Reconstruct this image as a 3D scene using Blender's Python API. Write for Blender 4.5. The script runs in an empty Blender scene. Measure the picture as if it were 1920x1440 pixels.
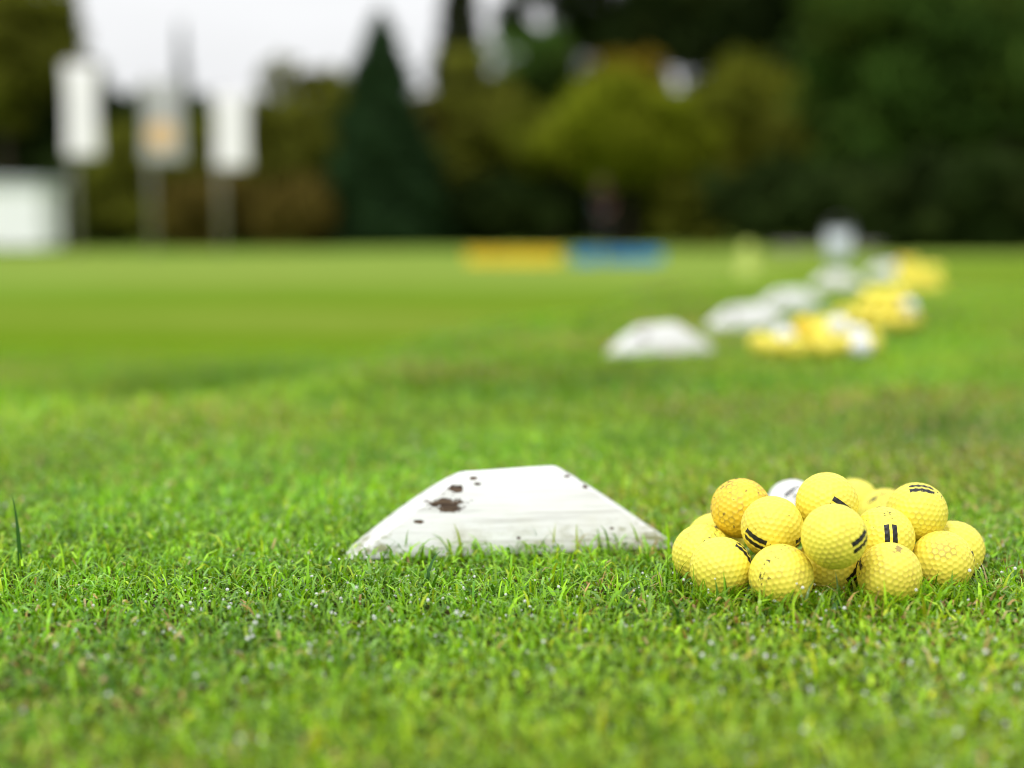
import bpy, bmesh, math, random
import numpy as np
from mathutils import Vector, Matrix

random.seed(7)
rng = np.random.default_rng(11)
S = bpy.context.scene
COL = S.collection

# ------------------------------------------------------------------ camera
FPX = 2667.0                      # focal length in pixels of the 1920 wide photograph (50 mm on 36 mm)
PITCH = math.atan(290 / FPX)
H = 0.247                         # the camera sits low over the turf
FW = np.array([0, math.cos(PITCH), -math.sin(PITCH)])
UP = np.array([0, math.sin(PITCH), math.cos(PITCH)])
RT = np.array([1.0, 0, 0])
cam = bpy.data.cameras.new('camera')
cam.lens = 50; cam.sensor_width = 36; cam.clip_start = 0.02; cam.clip_end = 1000
cam.dof.use_dof = True
cam.dof.focus_distance = 0.965
cam.dof.aperture_fstop = 2.2
camo = bpy.data.objects.new('camera', cam); COL.objects.link(camo)
camo.location = (0, 0, H); camo.rotation_euler = (math.pi / 2 - PITCH, 0, 0)
S.camera = camo


def at(px, py, d):
    """world point seen at pixel (px,py) of the 1920x1440 photograph at depth d metres"""
    return np.array([0, 0, H]) + d * (FW + (px - 960) / FPX * RT - (py - 720) / FPX * UP)


def ss(a, b, x):
    t = np.clip((np.asarray(x, float) - a) / (b - a), 0, 1)
    return t * t * (3 - 2 * t)


# ------------------------------------------------------------------ terrain
EU = np.array([0.31, 0.951])       # run of the bank along the tee line


def edge_dist(x, y):
    return (x + 0.70) * -EU[1] + (y - 1.94) * EU[0] + .22 * ss(-.85, -.5, x)


def terrain(x, y):
    x = np.asarray(x, float); y = np.asarray(y, float)
    s = edge_dist(x, y) + 0.05 * np.sin(y * 3.1) + 0.04 * np.sin(x * 5 + y * 1.3)
    zt = np.interp(y, [0, 10, 20, 30, 60, 120], [0, 0, -.10, -.38, -.62, -.7])
    zf = np.interp(y, [-50, 8, 17, 30, 40, 60, 120], [-.29, -.28, -.23, -.29, -.34, -.56, -.65])
    zf = zf - .06 * ss(-3, -9, x) * ss(14, 34, y)
    k = ss(0, 1, s / (.65 + .04 * np.maximum(y, 0)))
    z = zt * (1 - k) + zf * k
    far = ss(1.6, 5, np.hypot(x, y))
    z = z + far * (.012 * np.sin(x * 1.7 + .4) * np.sin(y * 1.1 + 1) + .008 * np.sin(x * .7 - y * .9))
    return z


# ------------------------------------------------------------------ helpers
def tag(o, label=None, cat=None, group=None, kind=None):
    if label: o['label'] = label
    if cat: o['category'] = cat
    if group: o['group'] = group
    if kind: o['kind'] = kind
    return o


def link(name, me, mat=None, parent=None):
    o = bpy.data.objects.new(name, me); COL.objects.link(o)
    if mat is not None:
        for m in (mat if isinstance(mat, (list, tuple)) else [mat]):
            me.materials.append(m)
    if parent is not None: o.parent = parent
    return o


def empty(name, loc, rz=0):
    o = bpy.data.objects.new(name, None); COL.objects.link(o)
    o.location = loc; o.rotation_euler = (0, 0, rz); o.empty_display_size = .1
    return o


def copy_tree(o, parent=None):
    c = o.copy(); COL.objects.link(c)
    if parent is not None: c.parent = parent
    for ch in [k for k in o.children]: copy_tree(ch, c)
    return c


def np_mesh(name, verts, quads=None, tris=None, col=None, smooth=True):
    me = bpy.data.meshes.new(name)
    nv = len(verts)
    nq = 0 if quads is None else len(quads); nt = 0 if tris is None else len(tris)
    me.vertices.add(nv); me.vertices.foreach_set('co', np.ascontiguousarray(verts, np.float32).ravel())
    parts = []
    if nq: parts.append(np.asarray(quads, np.int32).ravel())
    if nt: parts.append(np.asarray(tris, np.int32).ravel())
    li = np.concatenate(parts)
    me.loops.add(len(li)); me.loops.foreach_set('vertex_index', li)
    me.polygons.add(nq + nt)
    st = np.concatenate([np.arange(nq) * 4, nq * 4 + np.arange(nt) * 3]).astype(np.int32)
    me.polygons.foreach_set('loop_start', st)
    me.polygons.foreach_set('use_smooth', np.full(nq + nt, smooth))
    if col is not None:
        a = me.color_attributes.new('tint', 'FLOAT_COLOR', 'POINT')
        a.data.foreach_set('color', np.ascontiguousarray(col, np.float32).ravel())
    me.update(calc_edges=True); me.validate()
    return me


def bm_obj(name, bm, mat, parent=None, smooth=False):
    bmesh.ops.recalc_face_normals(bm, faces=bm.faces)
    me = bpy.data.meshes.new(name); bm.to_mesh(me); bm.free()
    for p in me.polygons: p.use_smooth = smooth
    return link(name, me, mat, parent)


def add_box(bm, c, s, rz=0, bev=0):
    r = bmesh.ops.create_cube(bm, size=1, matrix=Matrix.Translation(c) @ Matrix.Rotation(rz, 4, 'Z') @ Matrix.Diagonal((*s, 1)))
    if bev:
        es = list({e for v in r['verts'] for e in v.link_edges})
        bmesh.ops.bevel(bm, geom=es, offset=bev, segments=2, affect='EDGES', profile=.5)


def add_tube(bm, pts, rads, n=10, cap=True):
    pts = [Vector([float(k) for k in p]) for p in pts]; rads = [float(q) for q in rads]; rings = []
    for i, p in enumerate(pts):
        d = (pts[min(i + 1, len(pts) - 1)] - pts[max(i - 1, 0)]).normalized()
        a = d.orthogonal().normalized()
        if i and abs(d.dot(pa)) < .999: a = (pa - d * d.dot(pa)).normalized()
        pa = a; b = d.cross(a)
        rings.append([bm.verts.new(p + rads[i] * (math.cos(2 * math.pi * k / n) * a + math.sin(2 * math.pi * k / n) * b)) for k in range(n)])
    for r0, r1 in zip(rings, rings[1:]):
        for k in range(n): bm.faces.new((r0[k], r0[(k + 1) % n], r1[(k + 1) % n], r1[k]))
    if cap:
        bm.faces.new(rings[0][::-1]); bm.faces.new(rings[-1])


# ------------------------------------------------------------------ node helpers
class NT:
    def __init__(self, name):
        self.m = bpy.data.materials.new(name); self.m.use_nodes = True
        self.t = self.m.node_tree; self.t.nodes.clear()
        self.out = self.t.nodes.new('ShaderNodeOutputMaterial')

    def n(self, typ, **kw):
        nd = self.t.nodes.new('ShaderNode' + typ)
        for k, v in kw.items():
            if k.startswith('_'): setattr(nd, k[1:], v)
        return nd

    def set(self, sock, v):
        if isinstance(v, bpy.types.NodeSocket): self.t.links.new(v, sock)
        elif v is not None: sock.default_value = v

    def math(self, op, a, b=None, c=None, clamp=False):
        nd = self.n('Math', _operation=op, _use_clamp=clamp)
        for s, v in zip(nd.inputs, (a, b, c)): self.set(s, v)
        return nd.outputs[0]

    def ramp(self, x, a, b):
        nd = self.n('MapRange', _interpolation_type='SMOOTHSTEP')
        self.set(nd.inputs['Value'], x); nd.inputs['From Min'].default_value = a; nd.inputs['From Max'].default_value = b
        return nd.outputs[0]

    def mix(self, f, a, b, blend='MIX'):
        nd = self.n('Mix', _data_type='RGBA', _blend_type=blend)
        self.set(nd.inputs[0], f)
        for s, v in ((nd.inputs[6], a), (nd.inputs[7], b)):
            self.set(s, (*v, 1) if isinstance(v, tuple) and len(v) == 3 else v)
        return nd.outputs[2]

    def noise(self, vec, scale, detail=3, rough=.55, dim='3D', w=None):
        nd = self.n('TexNoise', _noise_dimensions=dim)
        if vec is not None: self.set(nd.inputs['Vector'], vec)
        nd.inputs['Scale'].default_value = scale; nd.inputs['Detail'].default_value = detail; nd.inputs['Roughness'].default_value = rough
        if w is not None: self.set(nd.inputs['W'], w)
        return nd.outputs[0]

    def coord(self, which='Object'):
        return self.n('TexCoord').outputs[which]

    def mapping(self, vec, scale=(1, 1, 1), loc=(0, 0, 0), rot=(0, 0, 0)):
        nd = self.n('Mapping'); self.set(nd.inputs[0], vec)
        nd.inputs['Scale'].default_value = scale; nd.inputs['Location'].default_value = loc; nd.inputs['Rotation'].default_value = rot
        return nd.outputs[0]

    def sep(self, v):
        nd = self.n('SeparateXYZ'); self.set(nd.inputs[0], v); return nd.outputs

    def bump(self, h, strength, dist):
        nd = self.n('Bump'); self.set(nd.inputs['Height'], h); nd.inputs['Strength'].default_value = strength; nd.inputs['Distance'].default_value = dist
        return nd.outputs[0]

    def bsdf(self, color, rough=.6, spec=.5, normal=None, **kw):
        b = self.n('BsdfPrincipled')
        self.set(b.inputs['Base Color'], (*color, 1) if isinstance(color, tuple) and len(color) == 3 else color)
        self.set(b.inputs['Roughness'], rough); self.set(b.inputs['Specular IOR Level'], spec)
        if normal is not None: self.set(b.inputs['Normal'], normal)
        for k, v in kw.items(): self.set(b.inputs[k.replace('_', ' ')], v)
        return b.outputs[0]

    def done(self, sh):
        self.t.links.new(sh, self.out.inputs[0]); return self.m


def simple(name, color, rough=.6, spec=.4, var=.12, scale=8, metallic=0):
    t = NT(name); c = t.coord()
    n = t.noise(c, scale, 4)
    col = t.mix(t.ramp(n, .3, .7), tuple(v * (1 - var) for v in color), tuple(min(1, v * (1 + var)) for v in color))
    return t.done(t.bsdf(col, rough, spec, t.bump(n, .2, .01), Metallic=metallic))


def foliage_mat(name, color, spread=.35, yellow=(0.15, .15, .015), ymix=.15):
    t = NT(name)
    a = t.n('VertexColor', _layer_name='tint').outputs[0]
    r, g, b = t.sep(a)[0:3]
    col = t.mix(r, tuple(v * (1 - spread) for v in color), tuple(v * (1 + spread) for v in color))
    col = t.mix(t.math('MULTIPLY', t.ramp(g, .55, 1), ymix * 2, clamp=True), col, yellow)
    d = t.bsdf(col, .8, .02)
    tr = t.n('BsdfTranslucent'); t.set(tr.inputs[0], col)
    mx = t.n('MixShader'); mx.inputs[0].default_value = .25
    t.t.links.new(d, mx.inputs[1]); t.t.links.new(tr.outputs[0], mx.inputs[2])
    return t.done(mx.outputs[0])


# ------------------------------------------------------------------ world and sun: bright overcast
SUN_EL, SUN_AZ = math.radians(52), math.radians(-150)   # azimuth from +Y towards +X
w = bpy.data.worlds.new('World'); S.world = w; w.use_nodes = True
wt = w.node_tree; wt.nodes.clear()
wo = wt.nodes.new('ShaderNodeOutputWorld'); bg = wt.nodes.new('ShaderNodeBackground')
sk = wt.nodes.new('ShaderNodeTexSky'); sk.sky_type = 'NISHITA'; sk.sun_disc = False
sk.sun_elevation = SUN_EL; sk.sun_rotation = SUN_AZ; sk.air_density = 1; sk.dust_density = 4
hs = wt.nodes.new('ShaderNodeHueSaturation'); hs.inputs['Saturation'].default_value = .12
wt.links.new(sk.outputs[0], hs.inputs['Color'])
tc = wt.nodes.new('ShaderNodeTexCoord'); mp = wt.nodes.new('ShaderNodeMapping'); mp.inputs['Scale'].default_value = (1.2, 1.2, 5)
cn = wt.nodes.new('ShaderNodeTexNoise'); cn.inputs['Scale'].default_value = 2.2; cn.inputs['Detail'].default_value = 4
cr = wt.nodes.new('ShaderNodeMapRange'); cr.inputs['From Min'].default_value = .3; cr.inputs['From Max'].default_value = .7
cr.inputs['To Min'].default_value = 8.6; cr.inputs['To Max'].default_value = 9.8
wt.links.new(tc.outputs['Generated'], mp.inputs[0]); wt.links.new(mp.outputs[0], cn.inputs['Vector']); wt.links.new(cn.outputs[0], cr.inputs[0])
cc = wt.nodes.new('ShaderNodeMix'); cc.data_type = 'RGBA'; cc.blend_type = 'MULTIPLY'; cc.inputs[0].default_value = 1
wt.links.new(cr.outputs[0], cc.inputs[6]); cc.inputs[7].default_value = (.985, .995, 1.01, 1)
sz = wt.nodes.new('ShaderNodeSeparateXYZ'); wt.links.new(tc.outputs['Generated'], sz.inputs[0])
zr = wt.nodes.new('ShaderNodeMapRange'); zr.inputs['From Min'].default_value = 0; zr.inputs['From Max'].default_value = 1     # an overcast sky is brighter overhead
zr.inputs['To Min'].default_value = .90; zr.inputs['To Max'].default_value = 2.3
wt.links.new(sz.outputs[2], zr.inputs[0])
cz_ = wt.nodes.new('ShaderNodeMix'); cz_.data_type = 'RGBA'; cz_.blend_type = 'MULTIPLY'; cz_.inputs[0].default_value = 1
wt.links.new(cc.outputs[2], cz_.inputs[6]); wt.links.new(zr.outputs[0], cz_.inputs[7])
mx = wt.nodes.new('ShaderNodeMix'); mx.data_type = 'RGBA'; mx.inputs[0].default_value = .8     # cloud deck over the clear sky
wt.links.new(hs.outputs[0], mx.inputs[6]); wt.links.new(cz_.outputs[2], mx.inputs[7])
wt.links.new(mx.outputs[2], bg.inputs[0]); bg.inputs[1].default_value = .10
wt.links.new(bg.outputs[0], wo.inputs[0])
sun = bpy.data.lights.new('sun', 'SUN'); sun.energy = 1.15; sun.angle = math.radians(14); sun.color = (1, .985, .96)
suno = bpy.data.objects.new('sun', sun); COL.objects.link(suno)
sd = Vector((math.sin(SUN_AZ) * math.cos(SUN_EL), math.cos(SUN_AZ) * math.cos(SUN_EL), math.sin(SUN_EL)))
suno.rotation_euler = sd.to_track_quat('Z', 'Y').to_euler(); suno.location = (0, 0, 30)
vs = S.view_settings
vs.view_transform = 'Standard'; vs.look = 'None'; vs.gamma = 1; vs.exposure = 0.1; vs.use_curve_mapping = False
S.cycles.max_bounces = 10; S.cycles.transparent_max_bounces = 8; S.cycles.use_denoising = True; S.cycles.denoiser = 'OPENIMAGEDENOISE'; S.cycles.denoising_prefilter = 'ACCURATE'; S.cycles.filter_width = 1.0; S.cycles.sample_clamp_indirect = 3; S.cycles.use_adaptive_sampling = False; S.cycles.caustics_reflective = False

# ------------------------------------------------------------------ ground sheet
def axis(lims):
    out = []
    for a, b, n in lims: out += list(np.linspace(a, b, n, endpoint=False))
    return np.array(out + [lims[-1][1]])


gx = axis([(-180, -20, 16), (-20, -4, 24), (-4, 4, 80), (4, 20, 24), (20, 180, 16)])
gy = axis([(-30, 0, 8), (0, 8, 90), (8, 30, 44), (30, 70, 30), (70, 400, 14)])
XX, YY = np.meshgrid(gx, gy); ZZ = terrain(XX, YY)
gv = np.stack([XX, YY, ZZ], -1).reshape(-1, 3)
nx_, ny_ = len(gx), len(gy)
ii = (np.arange(ny_ - 1)[:, None] * nx_ + np.arange(nx_ - 1)[None]).ravel()
gq = np.stack([ii, ii + 1, ii + nx_ + 1, ii + nx_], -1)
# 'tint' red = how far this spot is inside the bare soil that carries modelled blades
dd = np.hypot(gv[:, 0] * .8, gv[:, 1])
gc = np.zeros((len(gv), 4)); gc[:, 0] = (1 - ss(4.0, 6.5, dd)) * ss(.85, .65, np.abs(gv[:, 0]) - .36 * gv[:, 1]); gc[:, 3] = 1
t = NT('turf_ground'); c = t.coord()
soil = t.mix(t.ramp(t.noise(c, 60, 5), .35, .65), (.026, .046, .006), (.062, .052, .018))
cs = t.mapping(c, (.45, .8, 1), rot=(0, 0, .25))
n1 = t.noise(cs, .55, 4); n2 = t.noise(c, 3.5, 4); n3 = t.noise(t.mapping(c, (.12, .5, 1)), .9, 3)
turf = t.mix(t.ramp(n1, .38, .62), (.125, .200, .014), (.150, .245, .022))
yy_ = t.math('ADD', t.sep(c)[1], t.math('MULTIPLY', t.math('SUBTRACT', n1, .5), 7))
turf = t.mix(t.math('MULTIPLY', t.ramp(yy_, 4.5, 7), .75), turf, (.105, .185, .008))
turf = t.mix(t.ramp(yy_, 9, 15), turf, (.172, .265, .042))      # lighter, shorter mown strip further out
turf = t.mix(t.math('MULTIPLY', t.ramp(n3, .44, .64), .7), turf, (.215, .255, .05))
turf = t.mix(t.math('MULTIPLY', t.ramp(n2, .5, .8), .35), turf, (.055, .125, .004))
brown = t.mix(t.math('MULTIPLY', t.ramp(t.noise(c, .8, 3), .63, .75), .5), turf, (.17, .13, .03))
vr = t.sep(t.n('VertexColor', _layer_name='tint').outputs[0])[0]
gcol = t.mix(vr, brown, soil)
M_ground = t.done(t.bsdf(gcol, .9, .0, t.bump(t.noise(c, 40, 5), .6, .01)))
g = link('ground', np_mesh('ground', gv, quads=gq, col=gc), M_ground)
tag(g, 'mown green turf of the practice ground falling away beyond the tee line', 'ground', kind='structure')

# ------------------------------------------------------------------ golf balls
R = 0.02135


def geodesic_points(n):
    bm = bmesh.new(); bmesh.ops.create_icosphere(bm, subdivisions=1, radius=1)
    base = [v.co.copy() for v in bm.verts]; fs = [[v.index for v in f.verts] for f in bm.faces]
    bm.free(); pts = {}
    for f in fs:
        a, b, cc_ = (base[i] for i in f)
        for i in range(n + 1):
            for j in range(n + 1 - i):
                p = (a * i + b * j + cc_ * (n - i - j)) / n
                p.normalize(); pts[(round(p.x, 4), round(p.y, 4), round(p.z, 4))] = p
    return np.array([list(p) for p in pts.values()])


def ball_mesh(name, sub, dimples):
    bm = bmesh.new(); bmesh.ops.create_icosphere(bm, subdivisions=sub, radius=1)
    if dimples:
        P = geodesic_points(6)
        V = np.array([v.co[:] for v in bm.verts]); ang = np.empty(len(V))
        for k in range(0, len(V), 4000):
            ang[k:k + 4000] = np.arccos(np.clip((V[k:k + 4000] @ P.T).max(1), -1, 1))
        r0 = .092
        q = np.clip(ang / r0, 0, 1)
        h = -.024 * (1 - q ** 2.6) * (1 - .25 * ss(.75, 1, q))
        for v, k in zip(bm.verts, h): v.co *= R * (1 + k)
        rid = q
    else:
        for v in bm.verts: v.co *= R
    me = bpy.data.meshes.new(name); bm.to_mesh(me); bm.free()
    for p in me.polygons: p.use_smooth = True
    if dimples:
        me.attributes.new('ridge', 'FLOAT', 'POINT').data.foreach_set('value', rid.astype(np.float32))
    return me


def ball_mat(name, color, dark, stain=False, dots=False):
    """coloured range ball with a black double bar round local +X, wear set by the object's alpha"""
    t = NT(name); c = t.coord(); x, y, z = t.sep(c)
    oi = t.n('ObjectInfo'); rnd = oi.outputs['Random']; wear = oi.outputs['Alpha']
    phi = t.math('ARCTAN2', y, x); zz = t.math('DIVIDE', z, R)
    az = t.math('ABSOLUTE', zz)
    inband = t.math('MULTIPLY', t.math('GREATER_THAN', az, .045), t.math('LESS_THAN', az, .205))
    inbar = t.math('LESS_THAN', t.math('ABSOLUTE', phi), .42)
    wv = t.math('MULTIPLY', rnd, 37.0)
    wn = t.noise(c, 190, 4, .65, '4D', wv)
    # one of the two bars is always more rubbed than the other
    low = t.math('MULTIPLY', t.math('LESS_THAN', zz, 0), t.math('MULTIPLY', wear, .20))
    keep = t.math('GREATER_THAN', wn, t.math('ADD', t.math('ADD', t.math('MULTIPLY', wear, .26), .24), low))
    bar = t.math('MULTIPLY', t.math('MULTIPLY', inband, inbar), keep)
    # rubbed-out remains of print further round the same line
    intext = t.math('MULTIPLY', t.math('GREATER_THAN', phi, .52), t.math('LESS_THAN', phi, 1.35))
    tn = t.noise(t.mapping(c, (900, 900, 300)), 1, 2, .5, '4D', wv)
    text = t.math('MULTIPLY', t.math('MULTIPLY', intext, t.math('LESS_THAN', az, .15)), t.math('GREATER_THAN', tn, .60))
    inbar2 = t.math('MULTIPLY', t.math('GREATER_THAN', phi, 1.45), t.math('LESS_THAN', phi, 2.2))
    bar2 = t.math('MULTIPLY', t.math('MULTIPLY', inband, inbar2), keep)
    ink = t.math('MAXIMUM', t.math('MAXIMUM', bar, text), bar2)
    # scuffs and specks of dirt
    big = t.noise(c, 60, 3, .5, '4D', wv)
    speck = t.math('MULTIPLY', t.ramp(t.noise(c, 620, 3, .6, '4D', wv), .665, .70), t.ramp(big, .36, .58))
    if dots:
        speck = t.math('MAXIMUM', speck, t.math('MULTIPLY', t.ramp(t.noise(c, 330, 2, .5, '4D', wv), .66, .68), .9))
    film = t.math('MULTIPLY', t.ramp(t.noise(c, 130, 5, .6, '4D', t.math('ADD', wv, 9.0)), .45, .75), .24)
    col = t.mix(film, color, dark)
    ridge = t.n('Attribute', _attribute_name='ridge').outputs['Fac']
    gr_ = t.math('MULTIPLY', t.ramp(ridge, .72, 1.0), t.math('MULTIPLY', t.ramp(t.noise(c, 75, 4, .6, '4D', t.math('ADD', wv, 4.0)), .42, .62), t.math('ADD', .18, t.math('MULTIPLY', wear, .5))))
    col = t.mix(gr_, col, (.30, .19, .035))
    hv = t.n('HueSaturation'); t.set(hv.inputs['Color'], col)
    t.set(hv.inputs['Value'], t.math('ADD', t.math('MULTIPLY', rnd, .10), .95))
    t.set(hv.inputs['Hue'], t.math('ADD', t.math('MULTIPLY', t.math('FRACT', t.math('MULTIPLY', rnd, 7.3)), .014), .493))
    col = hv.outputs[0]
    col = t.mix(t.math('MULTIPLY', speck, .8), col, (.10, .065, .02))
    if stain:   # a muddy scar near local +Z
        px_ = t.math('DIVIDE', x, R); py_ = t.math('DIVIDE', y, R)
        d2 = t.math('SQRT', t.math('ADD', t.math('POWER', t.math('MULTIPLY', px_, 4.2), 2), t.math('POWER', t.math('MULTIPLY', py_, 6.5), 2)))
        d2 = t.math('ADD', d2, t.math('MULTIPLY', t.math('SUBTRACT', t.noise(c, 260, 4), .5), 4.2))
        m = t.math('MULTIPLY', t.math('LESS_THAN', d2, .75), t.math('GREATER_THAN', z, 0))
        col = t.mix(t.math('MULTIPLY', m, .75), col, (.20, .11, .045))
    col = t.mix(ink, col, (.012, .012, .013))
    return t.done(t.bsdf(col, t.math('ADD', .36, t.math('MULTIPLY', wn, .2)), .42, Subsurface_Weight=.06, Subsurface_Radius=(.004, .003, .001)))


YEL, YELD = (.88, .765, .088), (.60, .46, .06)
M_yel = ball_mat('yellow_ball', YEL, YELD)
M_stain = ball_mat('stained_yellow_ball', YEL, YELD, stain=True)
M_ora = ball_mat('orange_yellow_ball', (.88, .60, .045), (.55, .32, .02), dots=True)
M_whi = ball_mat('white_ball', (.80, .81, .83), (.55, .55, .52))
ME_BALL = ball_mesh('golf_ball', 6, True)


def mesh_with(me, m):
    k = me.copy(); k.materials.clear(); k.materials.append(m); return k


BM = {'y': mesh_with(ME_BALL, M_yel), 's': mesh_with(ME_BALL, M_stain), 'o': mesh_with(ME_BALL, M_ora), 'w': mesh_with(ME_BALL, M_whi)}
ME_FAR = ball_mesh('golf_ball_distant', 4, False)
BF = {'y': mesh_with(ME_FAR, M_yel), 'o': mesh_with(ME_FAR, M_ora), 'w': mesh_with(ME_FAR, M_whi)}


def orient(u, v, a):
    """rotation that turns local +X to the image direction (u,v) of the ball disc and local +Y along image angle a (deg)"""
    q = math.sqrt(max(0, 1 - u * u - v * v))
    X = Vector(u * RT + v * UP - q * FW).normalized()
    T = Vector(math.cos(math.radians(a)) * RT + math.sin(math.radians(a)) * UP)
    Y = (T - X * T.dot(X)).normalized(); Z = X.cross(Y)
    return Matrix((X, Y, Z)).transposed().to_4x4()


def ball(kind, loc, rot, label, group, wear=.35, far=False):
    o = bpy.data.objects.new('golf_ball', (BF if far else BM)[kind]); COL.objects.link(o)
    o.matrix_world = Matrix.Translation(Vector(loc)) @ rot
    o.color = (1, 1, 1, wear)
    return tag(o, label, 'golf ball', group)


G1 = 'golf balls heaped beside the front white tee marker'
stain_rot = Matrix(((0.45, -.87, .2), (.86, .36, -.36), (.24, .33, .91))).to_4x4()
first = [
    ('o', (.1623, .9933, .0503), (-.98, -.15, 80), .95, 'deep orange yellow ball with black specks high on the left of the front heap'),
    ('y', (.1772, .952, .0453), (-.70, -.36, -8), .25, 'yellow ball with two black bars at its left edge, before the orange yellow ball'),
    ('y', (.2175, .9677, .059), (.26, -.10, -34), .1, 'topmost yellow ball at the peak of the front heap, short slanting black bar'),
    ('y', (.2095, .909, .0484), (.70, -.08, 20), .35, 'foremost raised yellow ball with slanting black bars at its right side'),
    ('y', (.2556, .9618, .0361), (.0, .12, 90), .1, 'yellow ball with two upright black bars facing the camera'),
    ('y', (.2859, .9889, .0481), (.04, .87, -16), .3, 'raised yellow ball at right of the heap with grey bars on its crown'),
    ('y', (.1412, .9403, .0196), (.74, .57, -48), .2, 'front bottom yellow ball with long black arcs along its right rim, beside grass blades'),
    ('y', (.1773, .918, .0197), (-.6, .2, 70), .9, 'plain front bottom yellow ball without bars, left below the foremost raised ball'),
    ('s', (.25, .923, .0197), None, .6, 'front bottom yellow ball with a brown mud stain on top'),
    ('y', (.2959, .9589, .0198), (.94, 0, -78), .75, 'grimy yellow ball on the grass right of the mud stained ball'),
    ('y', (.3157, .9965, .019), (.80, -.5, 50), .3, 'rightmost yellow ball, half hidden behind the grimy yellow one'),
    ('y', (.1339, .9822, .0194), (-.10, .16, 56), .75, 'leftmost yellow ball with a broken worn black stripe'),
    ('y', (.1483, 1.0221, .0193), (.3, .5, 10), 1.0, 'yellow ball mostly hidden behind the leftmost ball and under the orange one'),
    ('w', (.2322, 1.1604, .0195), (-.05, .60, 42), .7, 'only white ball of the front heap, dark worn stripe, behind the peak'),
    ('y', (.2841, 1.165, .0195), (.5, .2, 40), 1.0, 'yellow ball farthest back, right behind the topmost ball'),
    ('y', (.2989, 1.1206, .0195), (-.5, .62, 20), .9, 'pale yellow ball behind the ball with two upright bars'),
    ('y', (.2166, .9519, .0195), (.72, -.2, 35), .2, 'shaded yellow ball underneath the foremost raised ball'),
]
for k, p, r, wr, lb in first:
    ball(k, p, orient(*r) if r else orient(.5, -.6, 30) if k != 's' else stain_rot, lb, G1, wr)
near_balls = np.array([p for _, p, *_ in first])


def heap(pts, groupname, ylabel, wlabels, olabel=None):
    """pts: (px, py, kind) read off the photograph, depth d given per ball"""
    wi = 0
    for px, py, d, k in pts:
        p = at(px, py, d)
        a = Matrix.Rotation(random.uniform(0, 6.28), 4, 'Z') @ Matrix.Rotation(random.uniform(0, 6.28), 4, 'X')
        if k == 'w': lb = wlabels[wi]; wi += 1
        elif k == 'o' and olabel: lb = olabel
        else: lb = ylabel
        ball(k, p, a, lb, groupname, random.uniform(.2, .9), True)


# second heap, about 2.8 m away
heap([(1424, 643, 2.80, 'y'), (1452, 650, 2.74, 'y'), (1471, 632, 2.80, 'w'), (1490, 652, 2.74, 'y'), (1520, 646, 2.80, 'y'),
      (1508, 613, 2.80, 'o'), (1548, 650, 2.74, 'y'), (1536, 626, 2.79, 'y'), (1582, 645, 2.78, 'y'), (1572, 612, 2.80, 'w'),
      (1606, 630, 2.85, 'w'), (1614, 650, 2.76, 'w'), (1634, 643, 2.85, 'y'), (1546, 612, 2.87, 'y')],
     'golf balls heaped beside the second white marker', 'yellow golf ball in the low wide heap right of the second white marker',
     ['white golf ball towards the left end of the second heap', 'white golf ball on top of the second heap',
      'white golf ball behind the right end of the second heap', 'white golf ball low on the right of the second heap'],
     'orange yellow golf ball on top of the second heap')
# third heap, about 3.5 m away
heap([(1582, 590, 3.62, 'y'), (1604, 600, 3.52, 'y'), (1634, 603, 3.48, 'y'), (1664, 604, 3.47, 'y'), (1694, 603, 3.50, 'y'),
      (1650, 592, 3.60, 'y'), (1618, 574, 3.55, 'y'), (1648, 576, 3.50, 'y'), (1678, 578, 3.52, 'y'), (1703, 577, 3.56, 'w'),
      (1634, 553, 3.56, 'y'), (1662, 553, 3.55, 'y'), (1684, 556, 3.58, 'y'), (1712, 600, 3.62, 'y')],
     'golf balls heaped beside the third white marker', 'yellow golf ball in the tall heap behind the low wide second heap',
     ['white golf ball at the right side of the third heap'])
# fourth heap, about 5.6 m away
heap([(1682, 537, 5.60, 'y'), (1702, 538, 5.55, 'y'), (1722, 538, 5.55, 'y'), (1742, 538, 5.58, 'y'), (1760, 535, 5.65, 'y'),
      (1692, 523, 5.62, 'y'), (1711, 522, 5.60, 'y'), (1731, 523, 5.60, 'y'), (1750, 522, 5.66, 'y'),
      (1686, 508, 5.72, 'y'), (1701, 507, 5.64, 'y'), (1720, 508, 5.62, 'y'), (1741, 507, 5.66, 'y'),
      (1692, 493, 5.70, 'o'), (1712, 494, 5.68, 'y'), (1756, 507, 5.78, 'y')],
     'golf balls heaped at the far end of the tee line', 'yellow golf ball in the farthest heap of the tee line', [],
     'orange yellow golf ball crowning the farthest heap')

# ------------------------------------------------------------------ white tee markers: half logs with sawn slanting ends
LH, LD, LB, LT = .0605, .032, .1285, .036


def half_len(z): return LB + (LT - LB) * z / LH + .0016 * math.sin(math.pi * min(1, max(0, z / LH)))


bm = bmesh.new(); NTH, NX = 34, 48
rows = []
for i in range(NTH + 1):
    th = math.pi * i / NTH
    sb = (math.pi - th) / (math.pi / 2)
    y = -LD * (1 - .80 * math.sin(th) ** 1.1 - .20 * (th / (math.pi / 2)) ** 5) if th < math.pi / 2 - 1e-6 else .7 * LD * (.15 * (1 - sb) + max(0, math.sin(math.pi * max(0, sb))) ** .8)
    z = LH * math.sin(th) ** .85 if 0 < i < NTH else 0
    hl = half_len(z)
    row = []
    for j in range(NX + 1):
        x = -hl + 2 * hl * j / NX
        wob = 1 + .018 * math.sin(x * 31 + 1) + .012 * math.sin(x * 73 + th * 3)
        row.append(bm.verts.new((x, y * wob, z * (1 + .012 * math.sin(x * 40) + .02 * x / LB * 2))))
    rows.append(row)
for r0, r1 in zip(rows, rows[1:]):
    for a, b, c_, d in zip(r0, r0[1:], r1[1:], r1): bm.faces.new((a, b, c_, d))
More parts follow.
